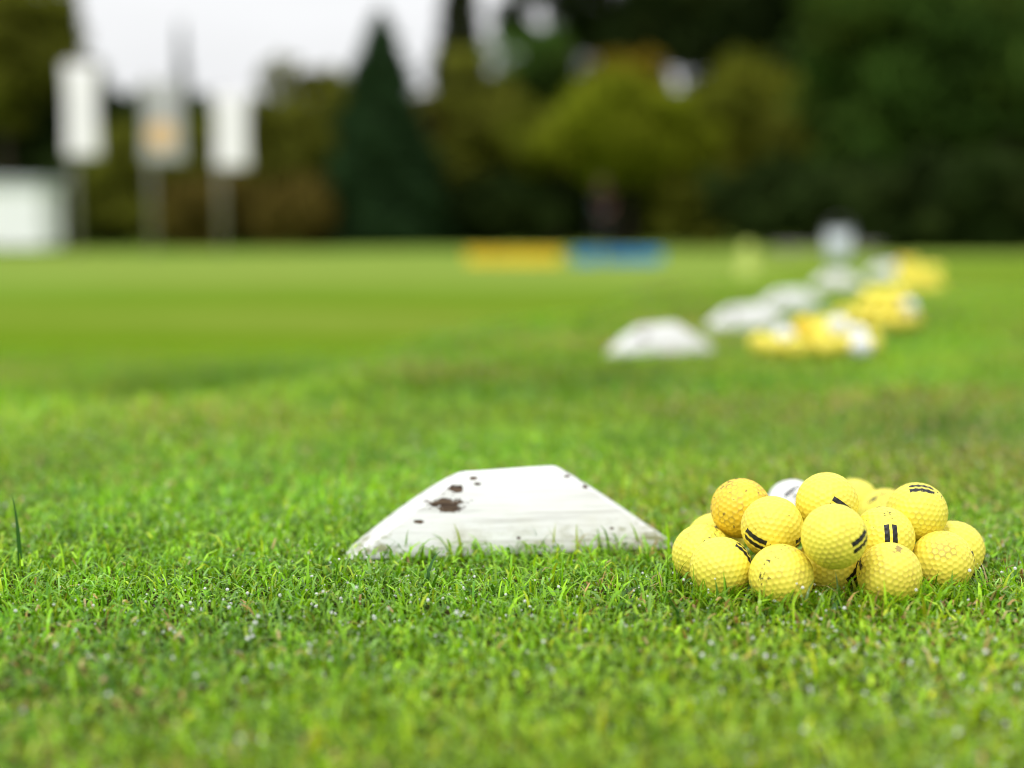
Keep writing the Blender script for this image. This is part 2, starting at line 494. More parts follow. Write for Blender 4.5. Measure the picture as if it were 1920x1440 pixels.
for j in (0, NX):      # the sawn ends
    for i in range(NTH // 2):
        v = [rows[i][j], rows[i + 1][j], rows[NTH - i - 1][j], rows[NTH - i][j]]
        v = list(dict.fromkeys(v))
        if len(v) > 2: bm.faces.new(v)
bm.faces.new([rows[0][j] for j in range(NX + 1)] + [rows[NTH][j] for j in range(NX, -1, -1)])
bmesh.ops.recalc_face_normals(bm, faces=bm.faces)
es = [e for e in bm.edges if len(e.link_faces) == 2 and e.calc_face_angle(0) > .55]
bmesh.ops.bevel(bm, geom=es, offset=.0022, segments=2, affect='EDGES', profile=.5)
me_log = bpy.data.meshes.new('tee_marker'); bm.to_mesh(me_log); bm.free()
for p in me_log.polygons: p.use_smooth = True
try: me_log.set_sharp_from_angle(angle=math.radians(38))
except Exception: pass

t = NT('white_painted_wood'); c = t.coord(); x, y, z = t.sep(c)
grain = t.noise(t.mapping(c, (6, 70, 170)), 1, 6, .65)
fine = t.noise(t.mapping(c, (40, 420, 700)), 1, 3, .6)
rag = t.noise(t.mapping(c, (110, 110, 170)), 1, 6, .7); rag2 = t.noise(t.mapping(c, (45, 60, 95)), 1, 6, .68)
front = t.math('LESS_THAN', y, .02)


def chip(x0, z0, a, b, wob=1.5):
    dx = t.math('DIVIDE', t.math('SUBTRACT', x, x0), a); dz = t.math('DIVIDE', t.math('SUBTRACT', z, z0), b)
    d = t.math('SQRT', t.math('ADD', t.math('MULTIPLY', dx, dx), t.math('MULTIPLY', dz, dz)))
    d = t.math('ADD', d, t.math('MULTIPLY', t.math('SUBTRACT', rag, .5), wob * 2))
    return t.math('MULTIPLY', t.ramp(d, 1.0, .86), front)


chips = chip(-.0505, .0380, .0135, .0056, 2.0)
for q in ((-.0445, .0475, .0062, .0028, 2.0), (-.0735, .0262, .0045, .0014, 1.6), (-.027, .0515, .0030, .0012, .8), (.0435, .0555, .0028, .0009, .9),
          (.058, .0475, .0026, .0012, 1.6), (.002, .0125, .0018, .0011, .4), (.075, .017, .0016, .001, .4), (-.03, .0556, .003, .0012, .9)):
    chips = t.math('MAXIMUM', chips, chip(*q))
lowz = t.ramp(z, .036, .004)
ends = t.ramp(t.math('ABSOLUTE', t.math('ADD', x, .012)), .03, .10)
moss = t.math('MULTIPLY', t.ramp(t.math('ADD', rag2, t.math('MULTIPLY', lowz, .10)), .575, .70), lowz)
moss = t.math('MULTIPLY', moss, t.math('ADD', .35, t.math('MULTIPLY', ends, .65)))
grime = t.math('MULTIPLY', t.ramp(t.noise(t.mapping(c, (30, 60, 60)), 1, 5, .7), .42, .70), t.math('ADD', .08, t.math('MULTIPLY', lowz, .30)))
spk = t.math('MULTIPLY', t.ramp(t.noise(c, 420, 3), .70, .74), t.math('ADD', .15, t.math('MULTIPLY', lowz, .85)))
col = t.mix(t.math('MULTIPLY', t.ramp(grain, .46, .66), .75), (.74, .74, .73), (.47, .46, .43))
col = t.mix(grime, col, (.52, .49, .36))
col = t.mix(t.math('MULTIPLY', moss, .85), col, (.20, .20, .045))
col = t.mix(t.math('MULTIPLY', spk, .7), col, (.12, .10, .05))
wood = t.mix(t.ramp(fine, .35, .65), (.045, .028, .018), (.13, .085, .055))
col = t.mix(chips, col, wood)
hgt = t.math('SUBTRACT', t.math('ADD', t.math('MULTIPLY', grain, .6), t.math('MULTIPLY', fine, .25)), t.math('MULTIPLY', chips, 1.2))
M_log = t.done(t.bsdf(col, .75, .2, t.bump(hgt, .5, .0014)))
me_log.materials.append(M_log)

LOGS = []


def marker(x, y, rz, label, s=1.0):
    o = bpy.data.objects.new('tee_marker', me_log); COL.objects.link(o)
    o.location = (x, y, float(terrain(x, y)) + .001); o.rotation_euler = (0, 0, rz); o.scale = (s, s, s)
    LOGS.append((x, y, rz))
    return tag(o, label, 'tee marker', 'white tee markers along the tee line')


marker(-.0015, 1.092, math.radians(9), 'nearest white painted wooden marker block with brown chipped paint and mossy foot')
marker(.298, 2.86, math.radians(24), 'second white marker block, lone one left of the low wide yellow heap')
marker(.602, 3.66, math.radians(20), 'third white marker block, just behind the second along the line')
marker(.870, 4.45, math.radians(20), 'fourth white marker block, left of the third and tall yellow heap')
marker(1.30, 5.70, math.radians(24), 'fifth white marker block, dull one in front of the white bucket', 1.05)
marker(1.93, 7.30, math.radians(15), 'farthest white marker block, touching the left of the farthest yellow heap', 1.15)

# ------------------------------------------------------------------ grass: modelled blades
def blades(x, y, h, wd, lean, curl, tip, colr, seg, zoff=0):
    n = len(x); z0 = terrain(x, y) - .001 + zoff
    az = rng.uniform(0, 2 * np.pi, n); dx, dy = np.cos(az), np.sin(az)
    fa = az + np.pi / 2 + rng.normal(0, .5, n); wx, wy = np.cos(fa), np.sin(fa)
    ts = np.array(seg); k = len(ts)
    V = np.empty((n, k, 2, 3))
    for i, tt in enumerate(ts):
        a = lean * tt + curl * tt * tt
        off = h * tt * np.sin(np.clip(a, 0, 1.9)); up = h * tt * np.cos(np.clip(a, 0, 1.52))
        ww = wd * .5 * (1 - (1 - tip) * tt ** 2.2)
        cx = x + dx * off; cy = y + dy * off; cz = z0 + up
        for s_, sg in enumerate((-1, 1)):
            V[:, i, s_, 0] = cx + sg * wx * ww; V[:, i, s_, 1] = cy + sg * wy * ww; V[:, i, s_, 2] = cz
    base = (np.arange(n) * k * 2)[:, None]
    q = []
    for i in range(k - 1):
        q.append(base + np.array([[2 * i, 2 * i + 1, 2 * i + 3, 2 * i + 2]]))
    q = np.concatenate(q, 0)
    colv = np.repeat(colr[:, None, :], k * 2, 1).reshape(-1, 4)
    tips = V[:, -1].mean(1)
    return V.reshape(-1, 3), q, colv, tips


def field(n_per_m2, y0, y1, marg):
    A = .36 * (y1 ** 2 - y0 ** 2) + 2 * marg * (y1 - y0)
    n = int(n_per_m2 * A * 1.05)
    # sample y with density proportional to the width of the view at y
    yy = rng.uniform(y0, y1, n * 3); keep = rng.uniform(0, 1, n * 3) < (.72 * yy + 2 * marg) / (.72 * y1 + 2 * marg)
    yy = yy[keep][:n]; xx = rng.uniform(-1, 1, len(yy)) * (.36 * yy + marg)
    k = (np.abs(xx) < .36 * yy + .16) | (rng.uniform(0, 1, len(yy)) < .45)
    return xx[k], yy[k]


def vnoise(x, y, s, seed):
    r = np.random.default_rng(seed); tot = 0
    for i in range(5):
        a = r.uniform(0, 6.28); f_ = s * r.uniform(.6, 1.7); tot = tot + np.sin((x * np.cos(a) + y * np.sin(a)) * f_ + r.uniform(0, 6.28))
    return tot / 5


PAL = np.array([[.162, .350, .008], [.215, .42, .010], [.285, .485, .016], [.080, .215, .007], [.23, .40, .085], [.38, .475, .022]])
STRAW = np.array([[.50, .33, .11], [.56, .45, .19], [.32, .20, .07]])


def colours(x, y, straw=.05):
    n = len(x)
    p = np.array([.25, .27, .2, .13, .08, .07])
    cidx = rng.choice(6, n, p=p)
    c_ = PAL[cidx] * rng.uniform(.6, 1.45, (n, 1))
    pn = vnoise(x, y, 5, 3); pn2 = vnoise(x, y, 14, 5)
    c_ = c_ * np.clip(1 + .25 * pn + .25 * pn2 + .30 * vnoise(x, y, 110, 6), .35, 2)[:, None]
    c_[:, 0] *= 1 + .22 * vnoise(x, y, 7, 8)
    st = rng.uniform(0, 1, n) < straw * np.clip(.8 + 3.2 * vnoise(x, y, 9, 21) + 1.5 * vnoise(x, y, 3, 22), .12, 5)
    c_[st] = STRAW[rng.integers(0, 3, st.sum())] * rng.uniform(.7, 1.2, (st.sum(), 1))
    return np.concatenate([np.clip(c_, .004, .8), np.ones((n, 1))], 1)


def clear_of_things(x, y):
    ok = np.ones(len(x), bool)
    for p in near_balls:
        if p[2] < .03: ok &= np.hypot(x - p[0], y - p[1]) > R * .80
    for (lx, ly, rz) in LOGS:
        u = (x - lx) * math.cos(rz) + (y - ly) * math.sin(rz); v = -(x - lx) * math.sin(rz) + (y - ly) * math.cos(rz)
        ok &= ~((np.abs(u) < .117) & (np.abs(v) < .029))
    return ok


GV, GQ, GC = [], [], []; off = 0; TIPS = []


def add_field(x, y, h, wd, lean, curl, tip, seg, straw=.05, keep_tips=False, col=None, zoff=0):
    global off
    V, q, c_, tp = blades(x, y, h, wd, lean, curl, tip, colours(x, y, straw) if col is None else col, seg, zoff)
    GV.append(V); GQ.append(q + off); GC.append(c_); off += len(V)
    if keep_tips: TIPS.append(tp)


# close turf
x, y = field(115000, .44, 1.75, .75); k = clear_of_things(x, y); x, y = x[k], y[k]; n = len(x)
hn = 1 + .30 * vnoise(x, y, 6, 31) + .35 * vnoise(x, y, 38, 33) + .35 * vnoise(x, y, 120, 34)
h = np.clip(rng.lognormal(math.log(.0076), .42, n) * hn, .0025, .025)
lu = (x - LOGS[0][0]) * math.cos(LOGS[0][2]) + (y - LOGS[0][1]) * math.sin(LOGS[0][2]); lv = -(x - LOGS[0][0]) * math.sin(LOGS[0][2]) + (y - LOGS[0][1]) * math.cos(LOGS[0][2])
h *= 1 - .42 * (ss(.15, .12, np.abs(lu)) * ss(-.10, -.05, lv) * (lv < 0))     # worn short in front of the block
flat = rng.uniform(0, 1, n) < .34
lean = np.where(flat, rng.uniform(.7, 1.35, n), np.abs(rng.normal(.32, .36, n)))
curl = np.abs(rng.normal(.12, .3, n)); tip = np.where(rng.uniform(0, 1, n) < .5, rng.uniform(.5, .9, n), .06)
add_field(x, y, h, rng.uniform(.0009, .0023, n), lean, curl, tip, (0, .4, .75, 1), .042, True)
# cut tips and clippings lying on top of the sward
x, y = field(14000, .44, 2.0, .75); k = clear_of_things(x, y); x, y = x[k], y[k]; n = len(x)
add_field(x, y, rng.uniform(.004, .014, n), rng.uniform(.0010, .0024, n), rng.uniform(1.15, 1.75, n), rng.normal(0, .25, n), rng.uniform(.3, 1, n), (0, .5, 1), .09, True, zoff=rng.uniform(.003, .0095, n))
# longer unmown blades among them, thicker round the foot of the block and the balls
x, y = field(750, .5, 1.75, .75); k = clear_of_things(x, y); x, y = x[k], y[k]; n = len(x)
add_field(x, y, rng.uniform(.015, .032, n), rng.uniform(.0016, .0030, n), np.abs(rng.normal(.3, .35, n)), rng.uniform(0, .9, n), np.full(n, .05), (0, .25, .5, .75, 1), .03, True)
n = 1000; x = rng.uniform(.11, .345, n); y = .925 + rng.normal(-.028, .018, n) + np.abs(x - .215) * .32
k = clear_of_things(x, y); x, y = x[k], y[k]; n = len(x)
add_field(x, y, rng.uniform(.010, .026, n), rng.uniform(.0016, .0030, n), np.abs(rng.normal(.35, .35, n)), rng.uniform(0, .9, n), np.full(n, .05), (0, .25, .5, .75, 1), .02, True)
n = 80; x = rng.uniform(-.12, .12, n); y = 1.066 + x * .158 - np.abs(rng.normal(0, .010, n))
add_field(x, y, rng.uniform(.014, .030, n), rng.uniform(.0017, .003, n), np.abs(rng.normal(.3, .35, n)), rng.uniform(0, .8, n), np.full(n, .05), (0, .25, .5, .75, 1), .08, True)
# a few single tall blades seen in the photograph
for (px, py, d, hh, ww, le, cu, az_) in ((38, 1062, 1.03, .058, .0034, .03, .08, 1.6), (800, 1068, .99, .030, .0030, .65, .1, 2.7), (1275, 1145, .885, .058, .0036, .85, .25, 2.75),
                                        (520, 1125, .90, .03, .003, .6, .2, .6), (1560, 1092, .90, .03, .004, 1.0, .5, 2.9), (215, 1262, .74, .04, .0042, .5, .2, 2.2)):
    p = at(px, py, d); st = rng.bit_generator.state
    x_ = np.array([p[0]]); y_ = np.array([p[1]])
    V, q, c_, tp = blades(x_, y_, np.array([hh]), np.array([ww]), np.array([le]), np.array([cu]), np.array([.05]), np.array([[.035, .12, .018, 1.0]]), (0, .2, .4, .6, .8, 1))
    GV.append(V); GQ.append(q + off); GC.append(c_); off += len(V)
# middle distance, wider blades and fewer
x, y = field(26000, 1.75, 3.3, .9); k = clear_of_things(x, y); x, y = x[k], y[k]; n = len(x)
e = edge_dist(x, y); rough = np.exp(-((e - .45) / .35) ** 2) * (1 + .8 * vnoise(x, y, 4, 41))
h = rng.lognormal(math.log(.011), .35, n) * (1 + 1.3 * np.clip(rough, 0, 2))
add_field(x, y, h, rng.uniform(.0018, .0038, n), np.abs(rng.normal(.25, .35, n)), np.abs(rng.normal(.25, .4, n)), np.where(rng.uniform(0, 1, n) < .4, .7, .1), (0, .5, 1), .10, True)
x, y = field(9000, 3.3, 6.6, 1.1); k = clear_of_things(x, y); x, y = x[k], y[k]; n = len(x)
k = rng.uniform(0, 1, n) > ss(5.0, 6.6, y); x, y = x[k], y[k]; n = len(x)
add_field(x, y, rng.lognormal(math.log(.014), .3, n), rng.uniform(.003, .0055, n), np.abs(rng.normal(.25, .35, n)), np.abs(rng.normal(.2, .3, n)), np.full(n, .3), (0, .55, 1), .09)
for (cx_, cy_, sx_, sy_, nn, hh) in ((-.93, 4.75, .16, .22, 1500, .10), (-1.18, 4.6, .2, .2, 700, .07), (-.62, 5.1, .15, .2, 600, .06)):
    x = rng.normal(cx_, sx_, nn); y = rng.normal(cy_, sy_, nn); cl_ = colours(x, y, .02); cl_[:, :3] *= np.array([.78, .84, .75])
    add_field(x, y, rng.uniform(.4, 1.1, nn) * hh, rng.uniform(.004, .007, nn), np.abs(rng.normal(.25, .3, nn)), np.abs(rng.normal(.3, .4, nn)), np.full(nn, .1), (0, .35, .7, 1), col=cl_)
t = NT('grass_blade'); colr = t.n('VertexColor', _layer_name='tint').outputs[0]
d = t.bsdf(colr, .30, .30)
tr = t.n('BsdfTranslucent'); t.set(tr.inputs[0], t.mix(1.0, colr, (1.5, 1.35, .7), 'MULTIPLY'))
ms = t.n('MixShader'); ms.inputs[0].default_value = .25
t.t.links.new(d, ms.inputs[1]); t.t.links.new(tr.outputs[0], ms.inputs[2])
M_grass = t.done(ms.outputs[0])
gr = link('grass', np_mesh('grass', np.concatenate(GV), quads=np.concatenate(GQ), col=np.concatenate(GC)), M_grass)
tag(gr, 'short wet green grass blades with straw coloured clippings', 'grass', kind='stuff')

# dew: water drops sitting on blade tips
bm = bmesh.new(); bmesh.ops.create_icosphere(bm, subdivisions=2, radius=1)
dv = np.array([v.co[:] for v in bm.verts]); df = np.array([[v.index for v in f.verts] for f in bm.faces]); bm.free()
tp = np.concatenate(TIPS)
dens = np.clip(.35 + .9 * vnoise(tp[:, 0], tp[:, 1], 11, 51) + .5 * vnoise(tp[:, 0], tp[:, 1], 4, 52), 0.03, 1.5)
near = np.where(tp[:, 1] < 1.3, 1.0, .55)
pk = rng.uniform(0, 1, len(tp)) < .09 * dens * near
tp = tp[pk]; nd = len(tp)
dr = np.where(tp[:, 1] < .85, 1.15, 1.0) * np.clip(rng.lognormal(math.log(.00056), .48, nd), .0002, .0012)
tp[:, 2] += dr * .3
DV = (tp[:, None, :] + dr[:, None, None] * dv[None] * np.array([1, 1, 1.0])) - np.array([0, 0, .0003])
DF = (df[None] + (np.arange(nd) * len(dv))[:, None, None]).reshape(-1, 3)
t = NT('glint_white_drop')
M_dew = t.done(t.bsdf((1, 1, 1), .02, .5, IOR=1.33, Transmission_Weight=.45))  # half-opaque white body colour stands in for bright sky glints in the drops
dw = link('dew', np_mesh('dew', DV.reshape(-1, 3), tris=DF), M_dew)
tag(dw, 'dew drops on the grass tips, whitened to look like glints', 'dew', kind='stuff')

# ------------------------------------------------------------------ trees
def leaf_mesh(name, centres, size, ct=None):
    n = len(centres)
    a = rng.normal(size=(n, 3)); a /= np.linalg.norm(a, axis=1, keepdims=True)
    b = rng.normal(size=(n, 3)); b -= a * (a * b).sum(1, keepdims=True); b /= np.linalg.norm(b, axis=1, keepdims=True)
    s = size * rng.uniform(.6, 1.3, (n, 1)); c3 = np.cross(a, b) * s * .18
    V = np.stack([centres - a * s, centres - b * s * .5 + c3, centres + a * s, centres + b * s * .5 + c3], 1).reshape(-1, 3)
    q = np.arange(n * 4).reshape(-1, 4)
    c0 = rng.uniform(0, 1, n) if ct is None else ct[:, 0]; c1 = rng.uniform(0, 1, n) if ct is None else ct[:, 1]
    tint = np.repeat(np.stack([.35 * rng.uniform(0, 1, n) + .65 * c0, .4 * rng.uniform(0, 1, n) + .6 * c1, np.zeros(n), np.ones(n)], 1)[:, None], 4, 1).reshape(-1, 4)
    return np_mesh(name, V, quads=q, col=tint, smooth=False)


M_bark = simple('bark', (.055, .042, .03), .9, .1, .35, 5)


def trunk_mesh(parent, h, r, lean=0, limbs=6, spread=2.0, first=.35):
    bm = bmesh.new(); ns = 7
    P = [Vector((lean * (i / ns) ** 1.5 + random.uniform(-.03, .03) * h * .3, random.uniform(-.02, .02) * h * .3, h * i / ns - .15)) for i in range(ns + 1)]
    add_tube(bm, P, [r * (1.25 if i == 0 else 1) * (1 - .85 * i / ns) for i in range(ns + 1)], 9)
    for k in range(limbs):
        f_ = first + (1 - first) * .85 * (k + random.random()) / limbs
        i = min(ns - 1, int(f_ * ns)); p = P[i].lerp(P[i + 1], f_ * ns - i)
        az = random.uniform(0, 6.28); L = spread * (1.1 - .6 * f_) * random.uniform(.7, 1.1)
        d = Vector((math.cos(az), math.sin(az), random.uniform(.25, .7))).normalized()
        q1 = p + d * L * .5; q2 = p + d * L + Vector((0, 0, .15 * L))
        rr = r * (1 - .8 * f_) * .55
        add_tube(bm, [p, q1, q2], [rr, rr * .6, rr * .2], 6)
    return bm_obj('trunk', bm, M_bark, parent, True)


def crown_points(n, rx, ry, z0, z1, clumps, clump_r, hollow=.45, droop=0):
    """clumped leaf positions in an ellipsoidal crown"""
    cz = (z0 + z1) / 2; rz = (z1 - z0) / 2
    d = rng.normal(size=(clumps, 3)); d /= np.linalg.norm(d, axis=1, keepdims=True)
    rad = rng.uniform(hollow ** 2, 1, (clumps, 1)) ** .5 * rng.uniform(.82, 1.12, (clumps, 1))
    C_ = d * rad * np.array([rx, ry, rz]) + np.array([0, 0, cz])
    idx = rng.integers(0, clumps, n); cr_ = clump_r * rng.uniform(.55, 1.35, clumps)
    v = rng.normal(size=(n, 3)); v /= np.linalg.norm(v, axis=1, keepdims=True)
    p = C_[idx] + v * (rng.uniform(.1, 1, (n, 1)) ** .5) * cr_[idx][:, None] * np.array([1, 1, .75])
    p[:, 2] = np.maximum(p[:, 2], .05)
    return p, rng.uniform(0, 1, (clumps, 2))[idx]


def cone_points(n, r, h, power=1.0, tiers=26, z0=.1):
    f_ = 1 - np.sqrt(rng.uniform(0, 1, n)); f_ = np.clip(f_, 0, .995)
    tier = .82 + .25 * np.abs(((f_ * tiers) % 1) - .5) * 2
    rad = r * (1 - f_) ** power * tier * rng.uniform(.35, 1, n) ** .45
    az = rng.uniform(0, 2 * np.pi, n); rad *= 1 + (.15 * np.sin(az * 5 + f_ * 21) + .10 * np.sin(az * 3 - f_ * 13)) + .05 * np.sin(az * 2 + f_ * 37)
    return np.stack([rad * np.cos(az), rad * np.sin(az), z0 + f_ * (h - z0) - .06 * rad], 1)


MF = {
    'conifer': foliage_mat('conifer_green', (.030, .064, .022), .45, ymix=0),
    'pine': foliage_mat('pine_green', (.030, .038, .014), .4, ymix=.05),
    'dark': foliage_mat('dark_leaf', (.030, .050, .012), .7, ymix=.06),
    'green': foliage_mat('green_leaf', (.055, .110, .018), .75, (.15, .17, .02), .2),
    'olive': foliage_mat('olive_leaf', (.150, .160, .020), .55, ymix=.25),
    'brown': foliage_mat('brown_leaf', (.125, .095, .020), .5, (.13, .09, .02), .2),
    'yellow': foliage_mat('yellow_leaf', (.215, .25, .014), .5, (.29, .30, .02), .3),
    'yellowish': foliage_mat('yellowish_leaf', (.150, .170, .016), .55, (.22, .21, .02), .3),
    'orange': foliage_mat('orange_leaf', (.20, .14, .012), .35, (.30, .16, .01), .3),
    'grey': foliage_mat('grey_leaf', (.075, .095, .065), .3, ymix=0),
}


def tree(px, d, top_py, width_px, kind, label, crown_bottom_py=None, n=9000, leaf=.22, shape='round', cat='tree', clumps=46, clump_r=None, group=None, name=None, hollow=.45, depth=1.0):
    x = (px - 960) / FPX * d; y = d; z = float(terrain(x, y))
    top = at(px, top_py, d)[2] - z
    rx = width_px / 2 / FPX * d
    e = empty(name or ('conifer_tree' if shape == 'cone' else 'leafy_tree'), (x, y, z))
    tag(e, label, cat, group)
    if shape == 'cone':
        trunk_mesh(e, top * .93, max(.08, top * .018), 0, 8, rx * .9, .1)
        ct = None; P = cone_points(n, rx, top, (.72 if kind == 'conifer' else .85), 22, .15)
    else:
        b = .25 if crown_bottom_py is None else max(.2, at(px, crown_bottom_py, d)[2] - z)
        trunk_mesh(e, b + (top - b) * .75, max(.06, top * .022), random.uniform(-.3, .3), 8, rx * .9, min(.5, b / top + .1))
        P, ct = crown_points(n, rx, rx * depth, b, top, clumps, clump_r or rx * .36, hollow)
    link('crown', leaf_mesh('crown', P, leaf, ct), MF[kind], e)
    return e


GT = 'trees and bushes closing off the practice ground'
tree(718, 54, 22, 262, 'conifer', 'dark blue green cone shaped conifer standing alone in front of the wood', n=16000, leaf=.20, shape='cone', group=GT)
tree(864, 68, -150, 190, 'pine', 'very tall dark narrow conifer whose tip leaves the top of the frame', n=12000, leaf=.24, shape='cone', group=GT)
tree(153, 70, -55, 105, 'pine', 'slim dark spire behind the left hand white banner', n=6000, leaf=.22, shape='cone', group=GT)
tree(352, 100, 40, 62, 'grey', 'small far grey green spire rising above the grey banner', n=3500, leaf=.25, shape='cone', group=GT)
tree(20, 58, -60, 270, 'olive', 'tall olive tree at the left edge of the view, above the white cabin', 250, n=11000, leaf=.22, group=GT)
tree(60, 63, 90, 300, 'dark', 'dark broad tree behind the white cabin', None, n=11000, leaf=.24, group=GT)
tree(215, 62, 112, 150, 'dark', 'rounded dark tree between the left and the grey banner', None, n=8000, leaf=.22, group=GT)
tree(262, 56, 235, 190, 'olive', 'low olive bush beneath the grey banner', None, n=8000, leaf=.18, cat='bush', name='bush', group=GT)
tree(395, 64, 205, 200, 'olive', 'low yellowish tree behind the right hand banner', None, n=9000, leaf=.2, group=GT)
tree(505, 60, 190, 150, 'olive', 'olive tree to the right of the right hand banner', None, n=8000, leaf=.2, group=GT)
tree(612, 66, 118, 230, 'olive', 'brownish olive round tree left behind the lone conifer', None, n=11000, leaf=.24, group=GT)
tree(555, 53, 335, 190, 'brown', 'low brown autumn bush left of the lone conifer', None, n=8000, leaf=.16, cat='bush', name='bush', group=GT)
tree(400, 55, 335, 200, 'brown', 'low brown bush between the posts of the grey and right banners', None, n=8000, leaf=.16, cat='bush', name='bush', group=GT)
tree(798, 66, 158, 150, 'brown', 'brown tree filling the gap between the lone conifer and the tall spire', None, n=7000, leaf=.22, group=GT)
tree(905, 57, 118, 210, 'olive', 'olive green tree right of the lone conifer', None, n=10000, leaf=.2, group=GT)
tree(1010, 61, 70, 250, 'green', 'mid green tree under the break of sky, right of the tall spire', None, n=10000, leaf=.22, group=GT)
tree(1175, 50, 165, 300, 'yellow', 'bright yellow green tree over the person at the centre right', 325, n=12000, leaf=.17, group=GT, clumps=60)
tree(1045, 53, 195, 210, 'yellowish', 'second yellow green tree, left and lower beside the bright one', 330, n=8000, leaf=.17, group=GT, clumps=30, hollow=.3)
tree(1285, 52, 185, 200, 'yellowish', 'third yellow green tree, right beside the bright one', 330, n=7000, leaf=.17, group=GT, clumps=30, hollow=.3)
tree(1165, 55, 110, 170, 'orange', 'orange tinted tree top peeping over the bright yellow green tree', 230, n=6000, leaf=.18, group=GT)
tree(1400, 52, 120, 230, 'yellowish', 'olive autumn tree right of the bright yellow green tree', 320, n=8000, leaf=.18, group=GT)
tree(1530, 47, 170, 210, 'olive', 'small yellowish tree in front of the big dark green trees', 340, n=6000, leaf=.16, group=GT)
# the high dark trees that close the top of the picture
tree(1135, 72, -260, 390, 'dark', 'huge dark tree reaching out of the frame above the yellow green tree', 190, n=15500, leaf=.30, clumps=70, clump_r=1.5, group=GT)
tree(1330, 68, -280, 330, 'dark', 'huge dark thin crowned tree with bright sky gaps', 250, n=11500, leaf=.30, clumps=70, clump_r=1.35, group=GT)
tree(1520, 64, -260, 340, 'dark', 'huge dark dense tree right of the sky gaps', 300, n=14000, leaf=.28, clumps=70, group=GT)
tree(1680, 44, -120, 380, 'green', 'big green leafy tree on the right side, in front', 400, n=15000, leaf=.20, clumps=80, group=GT)
tree(1885, 42, -60, 330, 'green', 'big green leafy tree cut off by the right edge', 420, n=14000, leaf=.19, clumps=80, group=GT)
tree(1800, 52, -200, 420, 'dark', 'dark tree deep behind the big green trees on the right', None, n=15000, leaf=.26, clumps=80, group=GT)
for px, d, tp_, wd, kd, lb in ((930, 56, 320, 190, 'dark', 'dark shrub behind the yellow crates'), (1060, 54, 330, 180, 'dark', 'dark shrub to the left behind the person'),
                           (1190, 54, 335, 190, 'dark', 'dark shrub to the right behind the person'), (1310, 50, 310, 190, 'olive', 'dull olive shrub right of the person'),
                           (1430, 46, 300, 200, 'dark', 'dark shrub over the grey plank'), (1560, 42, 310, 210, 'dark', 'dark shrub behind the white bucket'),
                           (1700, 36, 300, 250, 'dark', 'dark shrub behind the farthest yellow heap'), (1860, 33, 290, 260, 'dark', 'dark shrub at the right edge of the grass'),
                           (830, 58, 310, 180, 'green', 'green shrub right at the foot of the lone conifer'), (160, 58, 300, 220, 'dark', 'dark shrub behind the post of the left banner'),
                           (300, 60, 330, 230, 'dark', 'dark shrub behind the post of the grey banner'), (480, 60, 330, 220, 'dark', 'dark shrub behind the brown bushes')):
    tree(px, d, tp_, wd, kd, lb, None, n=8000, leaf=.17, cat='shrub', name='shrub', group='dark shrubs along the edge of the wood', clumps=60, hollow=.2)
# the wood behind reads as one mass
xs = []
prof_x = [-900, 0, 200, 480, 640, 700, 860, 900, 1000, 1450, 1600, 2900]
prof_y = [120, 150, 190, 215, 180, 230, 250, 150, 170, 190, 60, 20]
n = 90000
px = rng.uniform(-900, 2900, n); d = rng.uniform(74, 88, n)
topy = np.interp(px, prof_x, prof_y) + 16 * np.sin(px * .045) + 10 * np.sin(px * .11)
X = (px - 960) / FPX * d; zt = H + (430 - topy) / FPX * d; zz = -.5 + (zt + .5) * rng.uniform(0, 1, n) ** .8
wp = np.stack([X, d, zz], 1)
wo_ = link('far_woods', leaf_mesh('far_woods', wp, .42), MF['dark'])
tag(wo_, 'dark mass of far woods behind the single trees', 'woods', kind='stuff')

# ------------------------------------------------------------------ banners on posts
M_cloth = simple('white_banner_cloth', (.87, .83, .89), .7, .2, .03, 2)
M_greycloth = simple('grey_banner_cloth', (.44, .43, .45), .7, .2, .12, 2)
M_post = simple('galvanised_post', (.30, .27, .26), .5, .4, .15, 6, .3)
M_orange = simple('orange_print', (.74, .48, .24), .7, .2, .08, 4)


